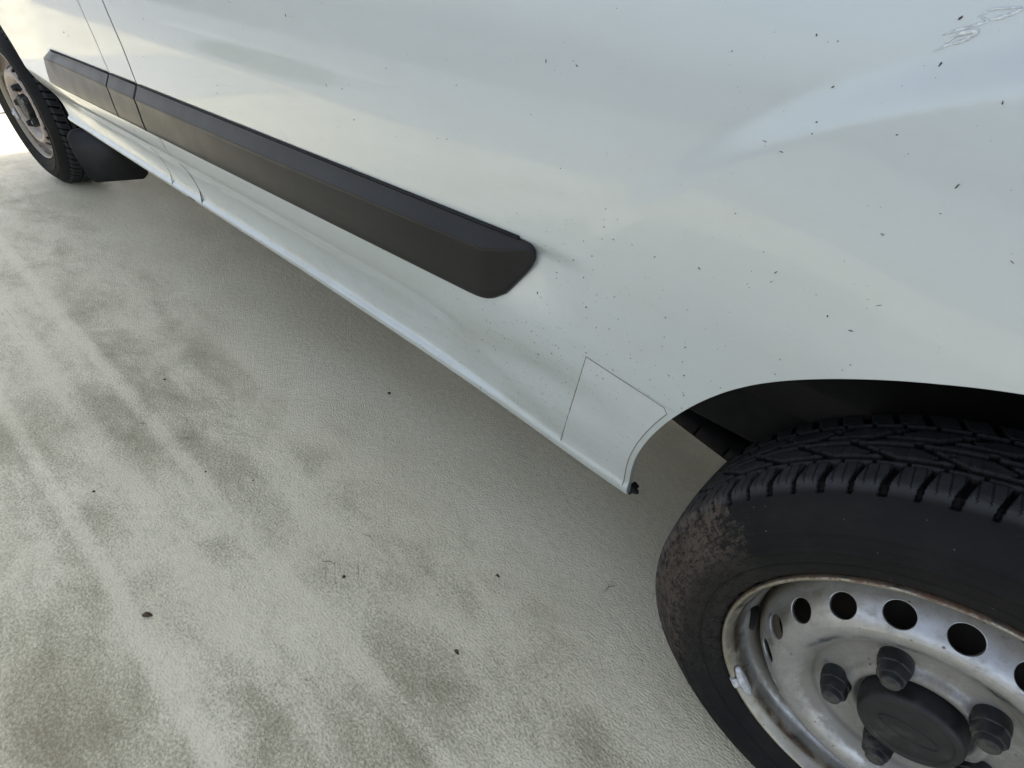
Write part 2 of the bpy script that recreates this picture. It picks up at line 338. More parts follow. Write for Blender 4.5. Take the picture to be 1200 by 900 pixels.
VROWS = np.concatenate([np.linspace(0, .14, 26), np.linspace(.14, 1, 46)[1:], 1+np.linspace(0, 1, 66)[1:], 2+np.linspace(0, 1, 14)[1:]])
def panel(name, xs, left=None, right=None, mirror=False, rows=VROWS, lip=.014):
    xs = np.array(xs); nx = len(xs); nz = len(rows)
    X = np.repeat(xs[:, None], nz, 1)
    def zof(X):
        Zs, Zb, Zt = zs(X), zb(X), ztop(X); v = rows[None, :]
        Zmid = np.minimum(1.1, Zt-.02)
        return np.where(v <= 1, Zs+v*(Zb-Zs), np.where(v <= 2, Zb+(v-1)*(Zmid-Zb), Zmid+(v-2)*(Zt-Zmid)))
    Z = zof(X)
    for _ in range(2):
        sh = np.zeros_like(X)
        if left is not None:
            L = left(Z); d = np.clip(1-(xs-xs[0])/.35, 0, 1)[:, None]; d = d if right is None else (1-(xs-xs[0])/(xs[-1]-xs[0]))[:, None]; sh += (L-xs[0])*d
        if right is not None:
            R = right(Z); d = np.clip(1-(xs[-1]-xs)/.35, 0, 1)[:, None]; d = d if left is None else ((xs-xs[0])/(xs[-1]-xs[0]))[:, None]; sh += (R-xs[-1])*d
        Xn = xs[:, None]+sh; Z = zof(Xn)
    X = Xn
    inside_all = np.zeros(X.shape, bool); curves = []
    for (c, fr) in ARCH:
        dx, dz = X-c[0], Z-c[1]; th = np.degrees(np.arctan2(dz, dx)); th = np.where(th < -90, th+360, th)
        r = np.hypot(dx, dz); ar = arch_r(th, fr); ins = (r < ar)
        lo = (Z < c[1]); insb = ins | (lo & (np.abs(dx) < arch_r(np.array(0. if dx.mean() > 0 else 180.), fr)))
        # snap: radial
        k = np.where(ins, ar/np.maximum(r, 1e-6), 1)
        X = c[0]+dx*k; Z = c[1]+dz*k
        inside_all |= ins
    Y = S(X, Z); N = nrm(X, Z)
    V = np.stack([X, Y, Z], -1).reshape(-1, 3); N = N.reshape(-1, 3)
    idx = np.arange(nx*nz).reshape(nx, nz); F = []
    a, b, c_, d = idx[:-1, :-1], idx[1:, :-1], idx[1:, 1:], idx[:-1, 1:]
    ia, ib, ic, id_ = inside_all[:-1, :-1], inside_all[1:, :-1], inside_all[1:, 1:], inside_all[:-1, 1:]
    keep = ~(ia & ib & ic & id_)
    F = np.stack([a[keep], b[keep], c_[keep], d[keep]], -1)
    V = list(map(tuple, V)); N = list(map(tuple, N)); F = list(map(tuple, F))
    # returned edges, so every panel has thickness
    def strip(pts, nr, off, flip=False):
        base = len(V)
        for p, n in zip(pts, nr):
            n = np.array(n)
            for k, (di, do) in enumerate(((0, 0), (.0012, .0010), (.003, .0012), (lip, .0012))):
                V.append(tuple(np.array(p)+np.array([0, di, 0])+np.array([off(p)[0], 0, off(p)[1]])*do))
                o = np.array([off(p)[0], 0, off(p)[1]]); q = n*(1-min(1, k*.6))+o*min(1, k*.6); N.append(tuple(q/np.linalg.norm(q)))
        for i in range(len(pts)-1):
            for k in range(3):
                q = (base+i*4+k, base+i*4+k+1, base+(i+1)*4+k+1, base+(i+1)*4+k); F.append(q if not flip else q[::-1])
    XYZ = np.array(V[:nx*nz]).reshape(nx, nz, 3); NN = np.array(N[:nx*nz]).reshape(nx, nz, 3)
    strip(XYZ[0], NN[0], lambda p: (-1, 0)); strip(XYZ[-1], NN[-1], lambda p: (1, 0), True)
    bot = [i for i in range(nx) if not inside_all[i, 0]]
    runs = []; cur = []
    for i in range(nx):
        if not inside_all[i, 0]: cur.append(i)
        elif cur: runs.append(cur); cur = []
    if cur: runs.append(cur)
    for r_ in runs:
        if len(r_) > 1: strip(XYZ[r_, 0], NN[r_, 0], lambda p: (0, -1), True)
    for (c, fr) in ARCH:
        if xs.min() < c[0] < xs.max() or (fr and xs.min() < -3.0 and xs.max() > -3.1):
            th = np.radians(np.linspace(-12, 192, 160)); ar = arch_r(np.degrees(th), fr)
            ax, az = c[0]+ar*np.cos(th), c[1]+ar*np.sin(th)
            ok = (az > zs(ax)-.001) & (ax > xs.min()) & (ax < xs.max())
            ax, az = ax[ok], az[ok]; pts = np.stack([ax, S(ax, az), az], -1)
            strip(pts, nrm(ax, az), (lambda cc: lambda p: tuple(-(np.array([p[0]-cc[0], p[2]-cc[1]]))/np.hypot(p[0]-cc[0], p[2]-cc[1])))(c))
    V = np.array(V); N = np.array(N)
    Fa = np.array(F); q = np.cross(V[Fa[:, 2]]-V[Fa[:, 0]], V[Fa[:, 3]]-V[Fa[:, 1]]); s_ = (q*N[Fa].mean(1)).sum(1)
    Fa[s_ < 0] = Fa[s_ < 0][:, ::-1]; F = list(map(tuple, Fa))
    if mirror: V[:, 1] = 1.95-V[:, 1]; N[:, 1] *= -1; F = [f[::-1] for f in F]
    me = mesh(name, V, F)
    me.polygons.foreach_set('use_smooth', [True]*len(me.polygons))
    me.normals_split_custom_set_from_vertices([tuple(n) for n in N])
    return me

# ------------------------------------------------------------ the van
van = empty('van', (0, 0, 0), label='white panel van with black side trim and silver steel wheels, parked on stained concrete', category='van')
def part(name, me, mat, parent=van, **kw): return link(name, me, M[mat], parent, **kw)
xs_side = np.concatenate([np.arange(-2.02, -.95, .018), np.arange(-.95, .52, .0075), np.linspace(.52, XR, 16)])
side = part('side_panel', panel('side_panel', xs_side, left=lambda z: seamB(z)+.0042), 'paint')
xs_p = np.linspace(-2.2, -2.02, 14)
part('pillar_panel', panel('pillar_panel', xs_p, left=lambda z: seamA(z)+.0030, right=lambda z: seamB(z)-.0042), 'paint')
xs_f = np.concatenate([np.linspace(XF, -4.2, 10), np.arange(-4.2, -3.0, .009), np.arange(-3.0, -2.21, .018), [-2.2]])
door = part('front_door', panel('front_door', xs_f, right=lambda z: seamA(z)-.0030), 'paint')
xs_m = np.concatenate([np.linspace(XF, -4.2, 8), np.arange(-4.2, -3.0, .02), np.arange(-3.0, -.5, .06), np.arange(-.5, .5, .02), np.linspace(.5, XR, 8)])
part('far_side_panel', panel('far_side_panel', xs_m, mirror=True, rows=np.concatenate([np.linspace(0, 1, 14), 1+np.linspace(0, 1, 30)[1:], 2+np.linspace(0, 1, 6)[1:]])), 'paint')
# black strips almost flush in the panel gaps, standing in for shade
def ribbon(fn, half, inset):
    z = np.linspace(.37, 1.9, 60); V = []; F = []
    for i, zz in enumerate(z):
        for s in (-half, half): x = fn(zz)+s; V.append((x, float(S(x, zz))+inset, zz))
        if i: k = 2*i; F.append((k-2, k-1, k+1, k))
    return mesh('seam_backing', V, F)
part('gap_shade_strip', ribbon(seamA, .0024, .0005), 'seal'); part('gap_shade_strip', ribbon(seamB, .0036, .0005), 'seal')
def cross(name, xs, z0=None, yn=24):
    V = []; F = []
    for i, x in enumerate(xs):
        zt = float(ztop(x)); y0 = float(S(x, zt)); y1 = 1.95-y0
        for j in range(yn+1):
            t = j/yn; e = min(t, 1-t)*2; V.append((x, y0+(y1-y0)*t, zt-.004+.045*(1-(1-e)**6)+.02*(1-(2*t-1)**2)))
            if i and j: a = i*(yn+1)+j; F.append((a-yn-2, a-1, a, a-yn-1))
    return mesh(name, V, F)
part('roof', cross('roof', np.linspace(-2.75, XR, 30)), 'paint')
part('windscreen', cross('windscreen', np.linspace(-3.60, -2.75, 14)), 'glass')
part('bonnet', cross('bonnet', np.linspace(XF, -3.60, 16)), 'paint')
def endcap(name, x, out):
    V = []; F = []; zz = np.linspace(.34, float(ztop(x))+.02, 20); yn = 24
    for i, z in enumerate(zz):
        y0 = float(S(x, min(z, float(ztop(x))))); y1 = 1.95-y0
        for j in range(yn+1):
            t = j/yn; V.append((x+out*(.09 if out < 0 else .03)*(1-(2*t-1)**4)*(1-((i/19)*2-1)**6), y0+(y1-y0)*t, z))
            if i and j: a = i*(yn+1)+j; F.append((a-yn-2, a-1, a, a-yn-1))
    return mesh(name, V, F)
part('nose', endcap('nose', XF, -1), 'paint'); part('rear_door', endcap('rear_door', XR, 1), 'paint')
bm = bmesh.new(); box_bm(bm, (-4.54, .975, .40), (.16, 1.5, .22), .05); part('bumper', bm_mesh('bumper', bm), 'plastic')
bm = bmesh.new(); box_bm(bm, (1.01, .975, .42), (.14, 1.6, .16), .04); part('rear_bumper', bm_mesh('rear_bumper', bm), 'plastic')
for s in (0, 1):
    bm = bmesh.new(); box_bm(bm, (-4.50, .46 if not s else 1.49, .86), (.16, .34, .18), .04); part('headlight', bm_mesh('headlight', bm), 'lamp')
    bm = bmesh.new(); box_bm(bm, (.95, .135 if not s else 1.815, 1.05), (.07, .08, .34), .02); part('tail_light', bm_mesh('tail_light', bm), 'tail')
# front door window and handle, above the frame of the photograph
def patch(name, poly_top, off, n=18, m=8):
    (x0, x1, z0, z1a, z1b) = poly_top; V = []; F = []
    for i in range(n+1):
        x = x0+(x1-x0)*i/n; zt = z1a+(z1b-z1a)*min(1, i/n*1.6)
        for j in range(m+1):
            z = z0+(zt-z0)*j/m; V.append((x, float(S(x, z))+off, z))
            if i and j: a = i*(m+1)+j; F.append((a-m-2, a-1, a, a-m-1)[::-1])
    return mesh(name, V, F)
w_ = part('window', patch('window', (-3.25, -2.42, 1.18, 1.40, 1.74), -.003), 'glass')
# underbody with low boxes added to block far-side light, rails, wheel housings
bm = bmesh.new(); box_bm(bm, (-1.75, .975, .585), (5.0, 1.66, .05), .0); box_bm(bm, (-1.85, 1.0, .37), (2.3, 1.36, .18), .03); box_bm(bm, (-1.5, .72, .27), (.95, .55, .14), .03); box_bm(bm, (-2.7, 1.2, .27), (.5, .5, .16), .03); box_bm(bm, (.05, 1.1, .34), (1.3, 1.0, .28), .05); box_bm(bm, (-1.7, 1.22, .27), (2.5, .70, .20), .04); part('floor_pan_light_block', bm_mesh('floor_pan_light_block', bm), 'under')
for y in (.235, 1.715):
    bm = bmesh.new(); box_bm(bm, (-1.75, y, .485), (5.0, .06, .10), .006); part('chassis_rail', bm_mesh('chassis_rail', bm), 'dark')
bm = bmesh.new(); box_bm(bm, (-1.78, .115, .50), (2.40, .05, .17), .01); part('sill_box', bm_mesh('sill_box', bm), 'dark')
bm = bmesh.new(); tube(bm, [(0, .25, RZ), (0, 1.70, RZ)], .045, 16); part('rear_axle', bm_mesh('rear_axle', bm), 'dark')
for y in (.275, 1.675):
    bm = bmesh.new(); pts = spline([(-.72, y, .44), (-.35, y, .36), (0, y, .30), (.35, y, .36), (.72, y, .46)], 6)
    for i in range(len(pts)-1):
        p, q = pts[i], pts[i+1]; mid = (p+q)/2; ang = math.atan2(q[2]-p[2], q[0]-p[0])
        box_bm(bm, mid, (np.hypot(q[0]-p[0], q[2]-p[2])*1.05, .065, .028), 0, Matrix.Rotation(-ang, 4, 'Y'))
    part('leaf_spring', bm_mesh('leaf_spring', bm), 'dark')
    bm = bmesh.new(); tube(bm, [(-.16, y+.04, .33), (-.24, y+.02, .56)], .028, 14); tube(bm, [(-.15, y+.04, .29), (-.17, y+.04, .35)], .036, 14); part('shock_absorber', bm_mesh('shock_absorber', bm), 'dark')
bm = bmesh.new(); tube(bm, [(-.9, .36, .45), (-.6, .33, .50), (-.45, .30, .55)], .012, 8); part('brake_pipe', bm_mesh('brake_pipe', bm), 'dark')
def housing(cx, fr, mir=False):
    V = []; F = []; th = np.radians(np.linspace(-2, 182, 50)); prof = [(.022, .004), (.05, .020), (.16, .03), (.30, .03), (.34, -.0), (.35, -.2)]
    for i, t in enumerate(th):
        ar = float(arch_r(math.degrees(t), fr))
        for j, (y, dr) in enumerate(prof):
            x, z = cx+(ar+dr)*math.cos(t), .38+(ar+dr)*math.sin(t); yy = y+(float(S(x, max(z, .4))) if j < 2 else 0); V.append((x, yy if not mir else 1.95-yy, z))
            if i and j: a = i*6+j; F.append((a-7, a-1, a, a-6))
    return mesh('wheel_housing', V, F)
for cx, fr in ((0., False), (-3.72, True)):
    for mir in (False, True):
        me = housing(cx, fr, mir)
        if not fr and not mir:                      # the front lower quarter of this housing is open: the ground shows through
            bm = bmesh.new(); bm.from_mesh(me); bm.faces.ensure_lookup_table()
            dele = [f for f in bm.faces if f.calc_center_median().x < -.20 and f.calc_center_median().z < .70]
            bmesh.ops.delete(bm, geom=dele, context='FACES'); bm.to_mesh(me); bm.free()
        part('wheel_housing', me, 'dark')

# side trim strip: three pieces, each an outlined bar with a sloped top facet
def ztm(x): return .7225+.0165*(x+.66)           # top edge
def zcr(x): return np.interp(x, [-2.95, -2.0, -1.3, -.75], [.662, .669, .679, .694])     # facet crest
def zbm(x): return .604+.0165*(x+.77)
def trim(x0, x1, l_end, r_end):
    xs = [x0]
    if l_end: xs = list(x0+np.array([0, .0015, .004, .008, .013, .02, .03, .045, .065]))
    else: xs = [x0, x0+.0012, x0+.003, x0+.008]
    if r_end: tail = list(x1-np.array([.16, .145, .13, .115, .105, .095, .085, .075, .065, .055, .045, .035, .027, .020, .014, .009, .005, .0025, .001, 0]))
    else: tail = [x1-.008, x1-.003, x1-.0012, x1]
    mid = list(np.arange(xs[-1]+.02, tail[0]-.01, .03)); xs = np.array(xs+mid+tail)
    V = []; F = []
    rows = [0, .015, .04, .08, .2, .4, .6, .8, .93, 1.0, 1.07, 1.3, 1.6, 1.85, 1.94, 1.98, 2.0]
    nr = len(rows)
    for i, x in enumerate(xs):
        zt, zc, zb_ = float(ztm(x)), float(zcr(x)), float(zbm(x))
        lowz = zb_
        if r_end:                                    # raked rear end: the underside climbs to the tip
            d = x1-x
            lowz = zb_ + np.interp(d, [0, .004, .012, .045, .070, .090, .115], [.095, .083, .070, .024, .0055, .001, 0])
            zt = zt - np.interp(d, [0, .003, .009, .02], [.016, .008, .002, 0])
            zc = min(zt-.002, zc + np.interp(d, [0, .004, .085], [.024, .022, 0])); zc = max(zc, lowz+(zt-lowz)*.5)
        if l_end:
            d = x-x0; lowz = zb_+np.interp(d, [0, .004, .010, .022], [.030, .014, .005, 0]); zt = zt-np.interp(d, [0, .004, .012, .03], [.016, .008, .003, 0])
        for v in rows:
            z = lowz+(zc-lowz)*v if v <= 1 else zc+(zt-zc)*(v-1)
            if v <= 1:
                h = .013+.009*v; h = h*(1-(1-min(1, v/.08))**2)**.5 if v < .08 else h
            else:
                q = v-1; h = .022-.017*q; 
                if v > 1.94: h = h*max(0, (2-v)/.06)**.5
                if .93 < v < 1.07: h -= .0006
            if v in (.93,): h -= .0003
            if r_end: d = x1-x; h = h*min(1, .28+.72*d/.085)*(min(1, d/.003)**.5)
            if l_end: d = x-x0; h = h*(min(1, d/.02)**.5)
            elif not l_end and i == 0: h = 0
            if not r_end and i == len(xs)-1: h = 0
            yb = min(float(S(x, z)), 0.004) - .0002
            xx = x+.125*max(0, (z-lowz)/(zt-lowz))**1.2*max(0, 1-(x-x0)/.35) if l_end else x
            V.append((xx, yb-h, z))
        if i:
            for k in range(nr-1): a = i*nr+k; F.append((a-nr, a, a+1, a-nr+1))
    return mesh('trim_strip', V, F), xs
def trimpart(x0, x1, l, r, **kw):
    me, xs = trim(x0, x1, l, r); o = part('trim_strip', me, 'plastic', **kw)
    # raked cut follows the panel gap
    if not (l and r):
        for v in me.vertices:
            k = (v.co.z-.70)
            v.co.x += -.0*k
    # soft seal along the top edge
    bm = bmesh.new()
    xa = np.linspace(x0+(.16 if l else .012), x1-(.030 if r else .004), max(3, int((x1-x0)/.06)))
    tube(bm, [(x, min(float(S(x, ztm(x)+.003)), .004)-.0012, float(ztm(x))+.0015) for x in xa], .0030, 8)
    link('trim_seal', bm_mesh('trim_seal', bm), M['seal'], o)
    return o
trimpart(-2.90, -2.222, True, False); trimpart(-2.214, -2.024, False, False); trimpart(-2.014, -.650, False, True)
bm = bmesh.new(); box_bm(bm, (-2.218, .006, .648), (.012, .01, .11)); part('trim_gap_backing', bm_mesh('trim_gap_backing', bm), 'seal')
bm = bmesh.new(); box_bm(bm, (-2.019, .006, .650), (.012, .01, .11)); part('trim_gap_backing', bm_mesh('trim_gap_backing', bm), 'seal')

# clear protective film in front of the rear arch, with its grimy outline
def surf(x, z, off=0): return (x, float(S(x, z))+off, z)
FILM_L = [(-0.54, 0.5933), (-0.5418, 0.5782), (-0.5442, 0.5619), (-0.5477, 0.5434), (-0.5526, 0.5221), (-0.5572, 0.5006), (-0.56, 0.4815), (-0.5619, 0.4635), (-0.5648, 0.4432), (-0.5699, 0.4182), (-0.5764, 0.3896), (-0.5797, 0.3665)]
A_ = (-.540, .593); B_ = (-.402, .578); n1, n2 = 22, 26
V = []; F = []
for i in range(n1+1):
    s = i/n1
    for j in range(n2+1):
        t = j/n2                                     # t=0 top, 1 bottom
        xl = float(np.interp(t, np.linspace(0, 1, 12), [p[0] for p in FILM_L])); zl = float(np.interp(t, np.linspace(0, 1, 12), [p[1] for p in FILM_L]))
        thr = math.radians(np.interp(t, [0, 1], [153.6, 181.5])); rr = float(arch_r(math.degrees(thr)))+.008
        xr, zr = rr*math.cos(thr), .38+rr*math.sin(thr)
        x, z = xl+(xr-xl)*s, zl+(zr-zl)*s; V.append(surf(x, z, -.0004))
        if i and j: a = i*(n2+1)+j; F.append((a-n2-2, a-n2-1, a, a-1))
film = part('protective_film', mesh('protective_film', V, F), 'film')
bm = bmesh.new()
def edge(pts, r=.00075): tube(bm, [surf(x, z, -.0002) for x, z in pts], r, 6)
L = FILM_L
thr = np.radians(np.linspace(153.9, 183, 30)); R_ = [((float(arch_r(math.degrees(a)))+.008)*math.cos(a), .38+(float(arch_r(math.degrees(a)))+.008)*math.sin(a)) for a in thr]
T_ = [(A_[0]+(R_[0][0]-A_[0])*t, A_[1]+(R_[0][1]-A_[1])*t) for t in np.linspace(0, 1, 16)]
edge(L[::-1]+T_[1:-1]); edge([T_[-2]]+R_[1:])
link('film_edge', bm_mesh('film_edge', bm), simple('film_edge_grime', (.20, .19, .165), .7), film)
# torn plug at the end of the sill
bm = bmesh.new(); box_bm(bm, (-.437, .066, .338), (.012, .016, .020), .002, Matrix.Rotation(.4, 4, 'Y')); box_bm(bm, (-.431, .070, .331), (.010, .006, .008), .001, Matrix.Rotation(-.5, 4, 'Y'))
part('sill_plug', bm_mesh('sill_plug', bm), 'seal')
# drain slot in the sill below the pillar
bm = bmesh.new(); box_bm(bm, (-2.03, .0535, .386), (.05, .008, .007), .002); part('drain_slot', bm_mesh('drain_slot', bm), 'seal')

# mud flap behind the front wheel
bm = bmesh.new(); n = 10
fx = -3.06
out = [(.030, .375), (.006, .352), (.004, .30), (.022, .185), (.040, .165), (.22, .150), (.245, .17), (.255, .40)]
va = [bm.verts.new((fx+.010*(y*4), y, z)) for y, z in out]; vb = [bm.verts.new((fx-.012+.010*(y*4), y+.001, z)) for y, z in out]
bm.faces.new(va); bm.faces.new(vb[::-1])
for i in range(len(out)): bm.faces.new((va[i], vb[i], vb[(i+1) % len(out)], va[(i+1) % len(out)]))
bmesh.ops.bevel(bm, geom=bm.edges[:], offset=.003, segments=2, affect='EDGES')
part('mud_flap', bm_mesh('mud_flap', bm), 'rubber')

# ------------------------------------------------------------ wheels (y=0 is the flange plane, +y inboard)
def tyre_mesh():
    prof = [(.2215, .0075), (.2235, .002), (.228, -.0025), (.234, -.0065), (.240, -.0095), (.2455, -.0118), (.2490, -.0132), (.2505, -.0118), (.2520, -.0118), (.2532, -.0150),
            (.259, -.0166), (.265, -.0180), (.2705, -.0188), (.2722, -.0210), (.2740, -.0212), (.2758, -.0190), (.281, -.0188), (.287, -.0180), (.2925, -.0168), (.2940, -.0174), (.2955, -.0160), (.3000, -.0140), (.3060, -.0105), (.3120, -.0062), (.3180, -.0014), (.3235, .0032), (.3285, .0077)]
    P = np.array(prof)
    sh = spline([(.3285, .0077), (.3325, .0112), (.3370, .0150), (.3405, .0185), (.3422, .0240), (.3428, .0300), (.3435, .0400), (.3443, .0500), (.3450, .0650), (.3455, .0800), (.3457, .0930)], 7)[1:]
    P = np.vstack([P, sh]); mir = P[::-1][1:].copy(); mir[:, 1] = .186-mir[:, 1]; P = np.vstack([P, mir])
    n = 72*26; m = len(P); a = np.arange(n)*2*np.pi/n
    R = np.repeat(P[None, :, 0], n, 0); Y = np.repeat(P[None, :, 1], n, 0); A = a[:, None]*np.ones((1, m))
    B = 72; u = (A*B/(2*np.pi))
    half = np.where(Y > .093, 1, 0); yy = np.where(half == 1, .186-Y, Y); u = u+half*.5
    D = np.zeros_like(R)
    def groove(dist, w): return ss(w*.62, w*.46, dist)
    # lateral grooves between shoulder blocks, every other one wider, leaning with width
    lean = (yy-.02)*9
    f = np.mod(u+lean, 1); dist = np.minimum(f, 1-f); kk = np.floor(np.mod(u+lean+.5, 2)); wdt = np.where(kk < .5, .25, .16)
    sh_m = ss(.0078, .0105, yy)*ss(.0478, .0470, yy)
    wide_taper = 1.0
    D = np.maximum(D, groove(dist, wdt*wide_taper)*sh_m*.0070)
    # little ladder pockets below the wide grooves
    pk = groove(dist, .46)*(kk < .5)*ss(.0000, .0006, yy)*ss(.0078, .0070, yy); D = np.maximum(D, pk*(.0012+.0010*np.sign(np.sin(yy*3400))))
    # hairline step then narrow rib, circumferential grooves
    for yc, w_, dp in ((.0485, .0012, .0018), (.0580, .0052, .0075), (.0860, .0055, .0075)):
        D = np.maximum(D, ss(w_*.62, w_*.38, np.abs(yy-yc))*dp)
    D = np.maximum(D, groove(np.abs(np.mod(u*2+lean*0, 2)-1)*.5, .08)*((yy > .0495) & (yy < .055))*.004)
    # second row: large raked blocks with diagonal cuts
    f2 = np.mod(u*.5-(yy-.06)*26, 1); d2 = np.minimum(f2, 1-f2)
    D = np.maximum(D, groove(d2, .16)*ss(.0605, .0625, yy)*ss(.0840, .0825, yy)*.0068)
    f3 = np.mod(u*.5+(yy-.06)*16+.5, 1); d3 = np.minimum(f3, 1-f3); D = np.maximum(D, groove(d3, .08)*ss(.064, .066, yy)*ss(.080, .078, yy)*.0025)
    f4 = np.mod(u*.5+.3, 1); d4 = np.minimum(f4, 1-f4); D = np.maximum(D, groove(d4, .12)*(yy > .088)*.0065)
    # moulded bar band with faint hatching on the side wall (no legible lettering)
    band = ((R > .262) & (R < .290))*(Y < .05)
    ang = np.degrees(A); 
    for (a0, a1) in ((112, 152), (20, 60), (232, 272)):
        D = D - band*ss(a0, a0+1.2, ang)*ss(a1, a1-1.2, ang)*.0012*(.75+.25*np.sign(np.sin(R*2200)))
    # push inwards along the local profile normal
    dR = np.gradient(P[:, 0]); dY = np.gradient(P[:, 1]); L_ = np.hypot(dR, dY); nR, nY = dY/L_, -dR/L_
    ctr = (.285-P[:, 0])*nR+(.093-P[:, 1])*nY; sgn = np.where(ctr > 0, -1, 1); nR, nY = nR*sgn, nY*sgn
    DUST_GROOVE_SHADE = 1-np.clip(D/.005, 0, 1)
    R = R-D*nR; Y = Y-D*nY
    R += .0004*np.sin(A*7)
    V = np.stack([R*np.cos(A), Y, R*np.sin(A)], -1)
    Zf = -(RZ-.001); V[..., 2] = np.where(V[..., 2] < Zf, Zf+(V[..., 2]-Zf)*.04, V[..., 2])
    idx = np.arange(n*m).reshape(n, m); nx = np.roll(idx, -1, 0)
    F = np.stack([idx[:, :-1], idx[:, 1:], nx[:, 1:], nx[:, :-1]], -1).reshape(-1, 4)
    me = bpy.data.meshes.new('tyre'); V = V.reshape(-1, 3)
    me.vertices.add(len(V)); me.vertices.foreach_set('co', V.ravel()); me.loops.add(F.size); me.loops.foreach_set('vertex_index', F.ravel().astype(np.int32))
    me.polygons.add(len(F)); me.polygons.foreach_set('loop_start', np.arange(0, F.size, 4, dtype=np.int32)); me.update(calc_edges=True)
    me.attributes.new('dust_groove_shade', 'FLOAT', 'POINT').data.foreach_set('value', DUST_GROOVE_SHADE.ravel())
    uvl = me.uv_layers.new(name='UVMap'); U = (A/(2*np.pi)).ravel()[F.ravel()]; W = yy.ravel()[F.ravel()]
    last = np.repeat(np.arange(len(F)) >= (n-1)*(m-1), 4); U = np.where(last & (U < .5), U+1, U)
    uvl.data.foreach_set('uv', np.stack([U, W], -1).ravel()); me.validate(); return me
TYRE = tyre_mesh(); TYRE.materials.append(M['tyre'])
rim_prof = spline([(.2222, .0065), (.2232, .0015), (.2222, -.0030), (.2195, -.0042), (.2170, -.0020), (.2140, .0030), (.2112, .0085), (.2090, .0150), (.2070, .0240), (.2045, .0340), (.1985, .0420), (.1935, .0520), (.1920, .0700), (.1940, .0950), (.2020, .1150), (.2060, .1500), (.2080, .1700), (.2180, .1800), (.2230, .1820)], 3)
RIM = lathe('rim', rim_prof, 160); RIM.materials.append(M['steel'])
def disc_mesh():
    # height y(r) of the pressed disc
    pr = spline([(.0500, .0300), (.0560, .0270), (.0600, .0205), (.0650, .0190), (.0700, .0205), (.0745, .0270), (.0790, .0300), (.0900, .0310), (.1000, .0300), (.1065, .0270), (.1100, .0215), (.1150, .0165), (.1230, .0095), (.1330, .0035), (.1430, .0015), (.1520, .0040), (.1600, .0100), (.1700, .0225), (.1790, .0350), (.1850, .0460), (.1890, .0600), (.1915, .0720)], 4)
    seg = 20; per = 24; n = 18*per
    arc = np.concatenate([[0], np.cumsum(np.hypot(np.diff(pr[:, 0]), np.diff(pr[:, 1])))])
    ri = np.interp(.1655, pr[:, 0], arc)                         # arc position of the hole centres
    hr = .0162
    V = []; F = []
    s_rows = list(np.linspace(0, ri-.024, 44)); s2 = list(np.linspace(ri+.022, arc[-1], 14))
    def P3(s, a):
        r = np.interp(s, arc, pr[:, 0]); y = np.interp(s, arc, pr[:, 1]); return (r*math.cos(a), y, r*math.sin(a))
    a_all = np.arange(n)*2*np.pi/n
    def grid(rows):
        b = len(V)
        for a in a_all:
            for s in rows: V.append(P3(s, a))
        m = len(rows)
        for i in range(n):
            j = (i+1) % n
            for k in range(m-1): F.append((b+i*m+k, b+j*m+k, b+j*m+k+1, b+i*m+k+1))
    grid(s_rows); grid(s2)
    # the band with the holes: each of 18 cells is a ring of quads between a hole and the cell border
    sa, sb = s_rows[-1], s2[0]; ca = 2*np.pi/18
    for h in range(18):
        ac = math.radians(20*h)
        border = []
        q = per
        for k in range(q+1): border.append((sa, ac-ca/2+ca*k/q))
        for k in range(1, 12): border.append((sa+(sb-sa)*k/12, ac+ca/2))
        for k in range(q+1): border.append((sb, ac+ca/2-ca*k/q))
        for k in range(1, 12): border.append((sb-(sb-sa)*k/12, ac-ca/2))
        b = len(V); nb = len(border); rm = np.interp(ri, arc, pr[:, 0])
        for (s, a) in border:
            ds, da = s-ri, (a-ac)*rm; phi = math.atan2(da, ds); L_ = math.hypot(ds, da)
            for k, t in enumerate((1.0, .62, .30, .10, .035, 0)):
                rr = hr+.0002+(L_-hr)*t; y_in = 0
                p = P3(ri+rr*math.cos(phi), ac+rr*math.sin(phi)/rm); V.append(p)
            p = np.array(P3(ri+(hr-.0006)*math.cos(phi), ac+(hr-.0006)*math.sin(phi)/rm))
            nvec = np.array([-.55*math.cos(ac), .8, -.55*math.sin(ac)]); nvec /= np.linalg.norm(nvec)
            V.append(tuple(p+nvec*.0008)); V.append(tuple(p+nvec*.0045))
        for i in range(nb):
            j = (i+1) % nb
            for k in range(7): F.append((b+i*8+k, b+i*8+k+1, b+j*8+k+1, b+j*8+k))
    me = mesh('disc', V, F); bm = bmesh.new(); bm.from_mesh(me); bmesh.ops.remove_doubles(bm, verts=bm.verts, dist=.00008); bmesh.ops.recalc_face_normals(bm, faces=bm.faces[:]); bm.to_mesh(me); bm.free(); return me
DISC = disc_mesh(); DISC.materials.append(M['steel'])
cap_prof = spline([(.0545, .032), (.0545, .020), (.0535, .006), (.0525, .0005), (.0505, -.0028), (.0470, -.0042), (.0440, -.0045), (.0425, -.0032), (.0410, -.0030), (.0300, -.0034), (.0150, -.0038), (.0005, -.0040)], 3)
CAP = lathe('hub_cap', cap_prof, 72); CAP.materials.append(M['cap'])
bm = bmesh.new(); pts = [(.030*math.cos(t), -.0038, .0125*math.sin(t)) for t in np.linspace(0, 2*math.pi, 49)]
tube(bm, [Matrix.Rotation(math.radians(-8), 4, 'Y') @ Vector(p) for p in pts], .0009, 6, False); EMB = bm_mesh('cap_emblem', bm); EMB.materials.append(M['cap'])
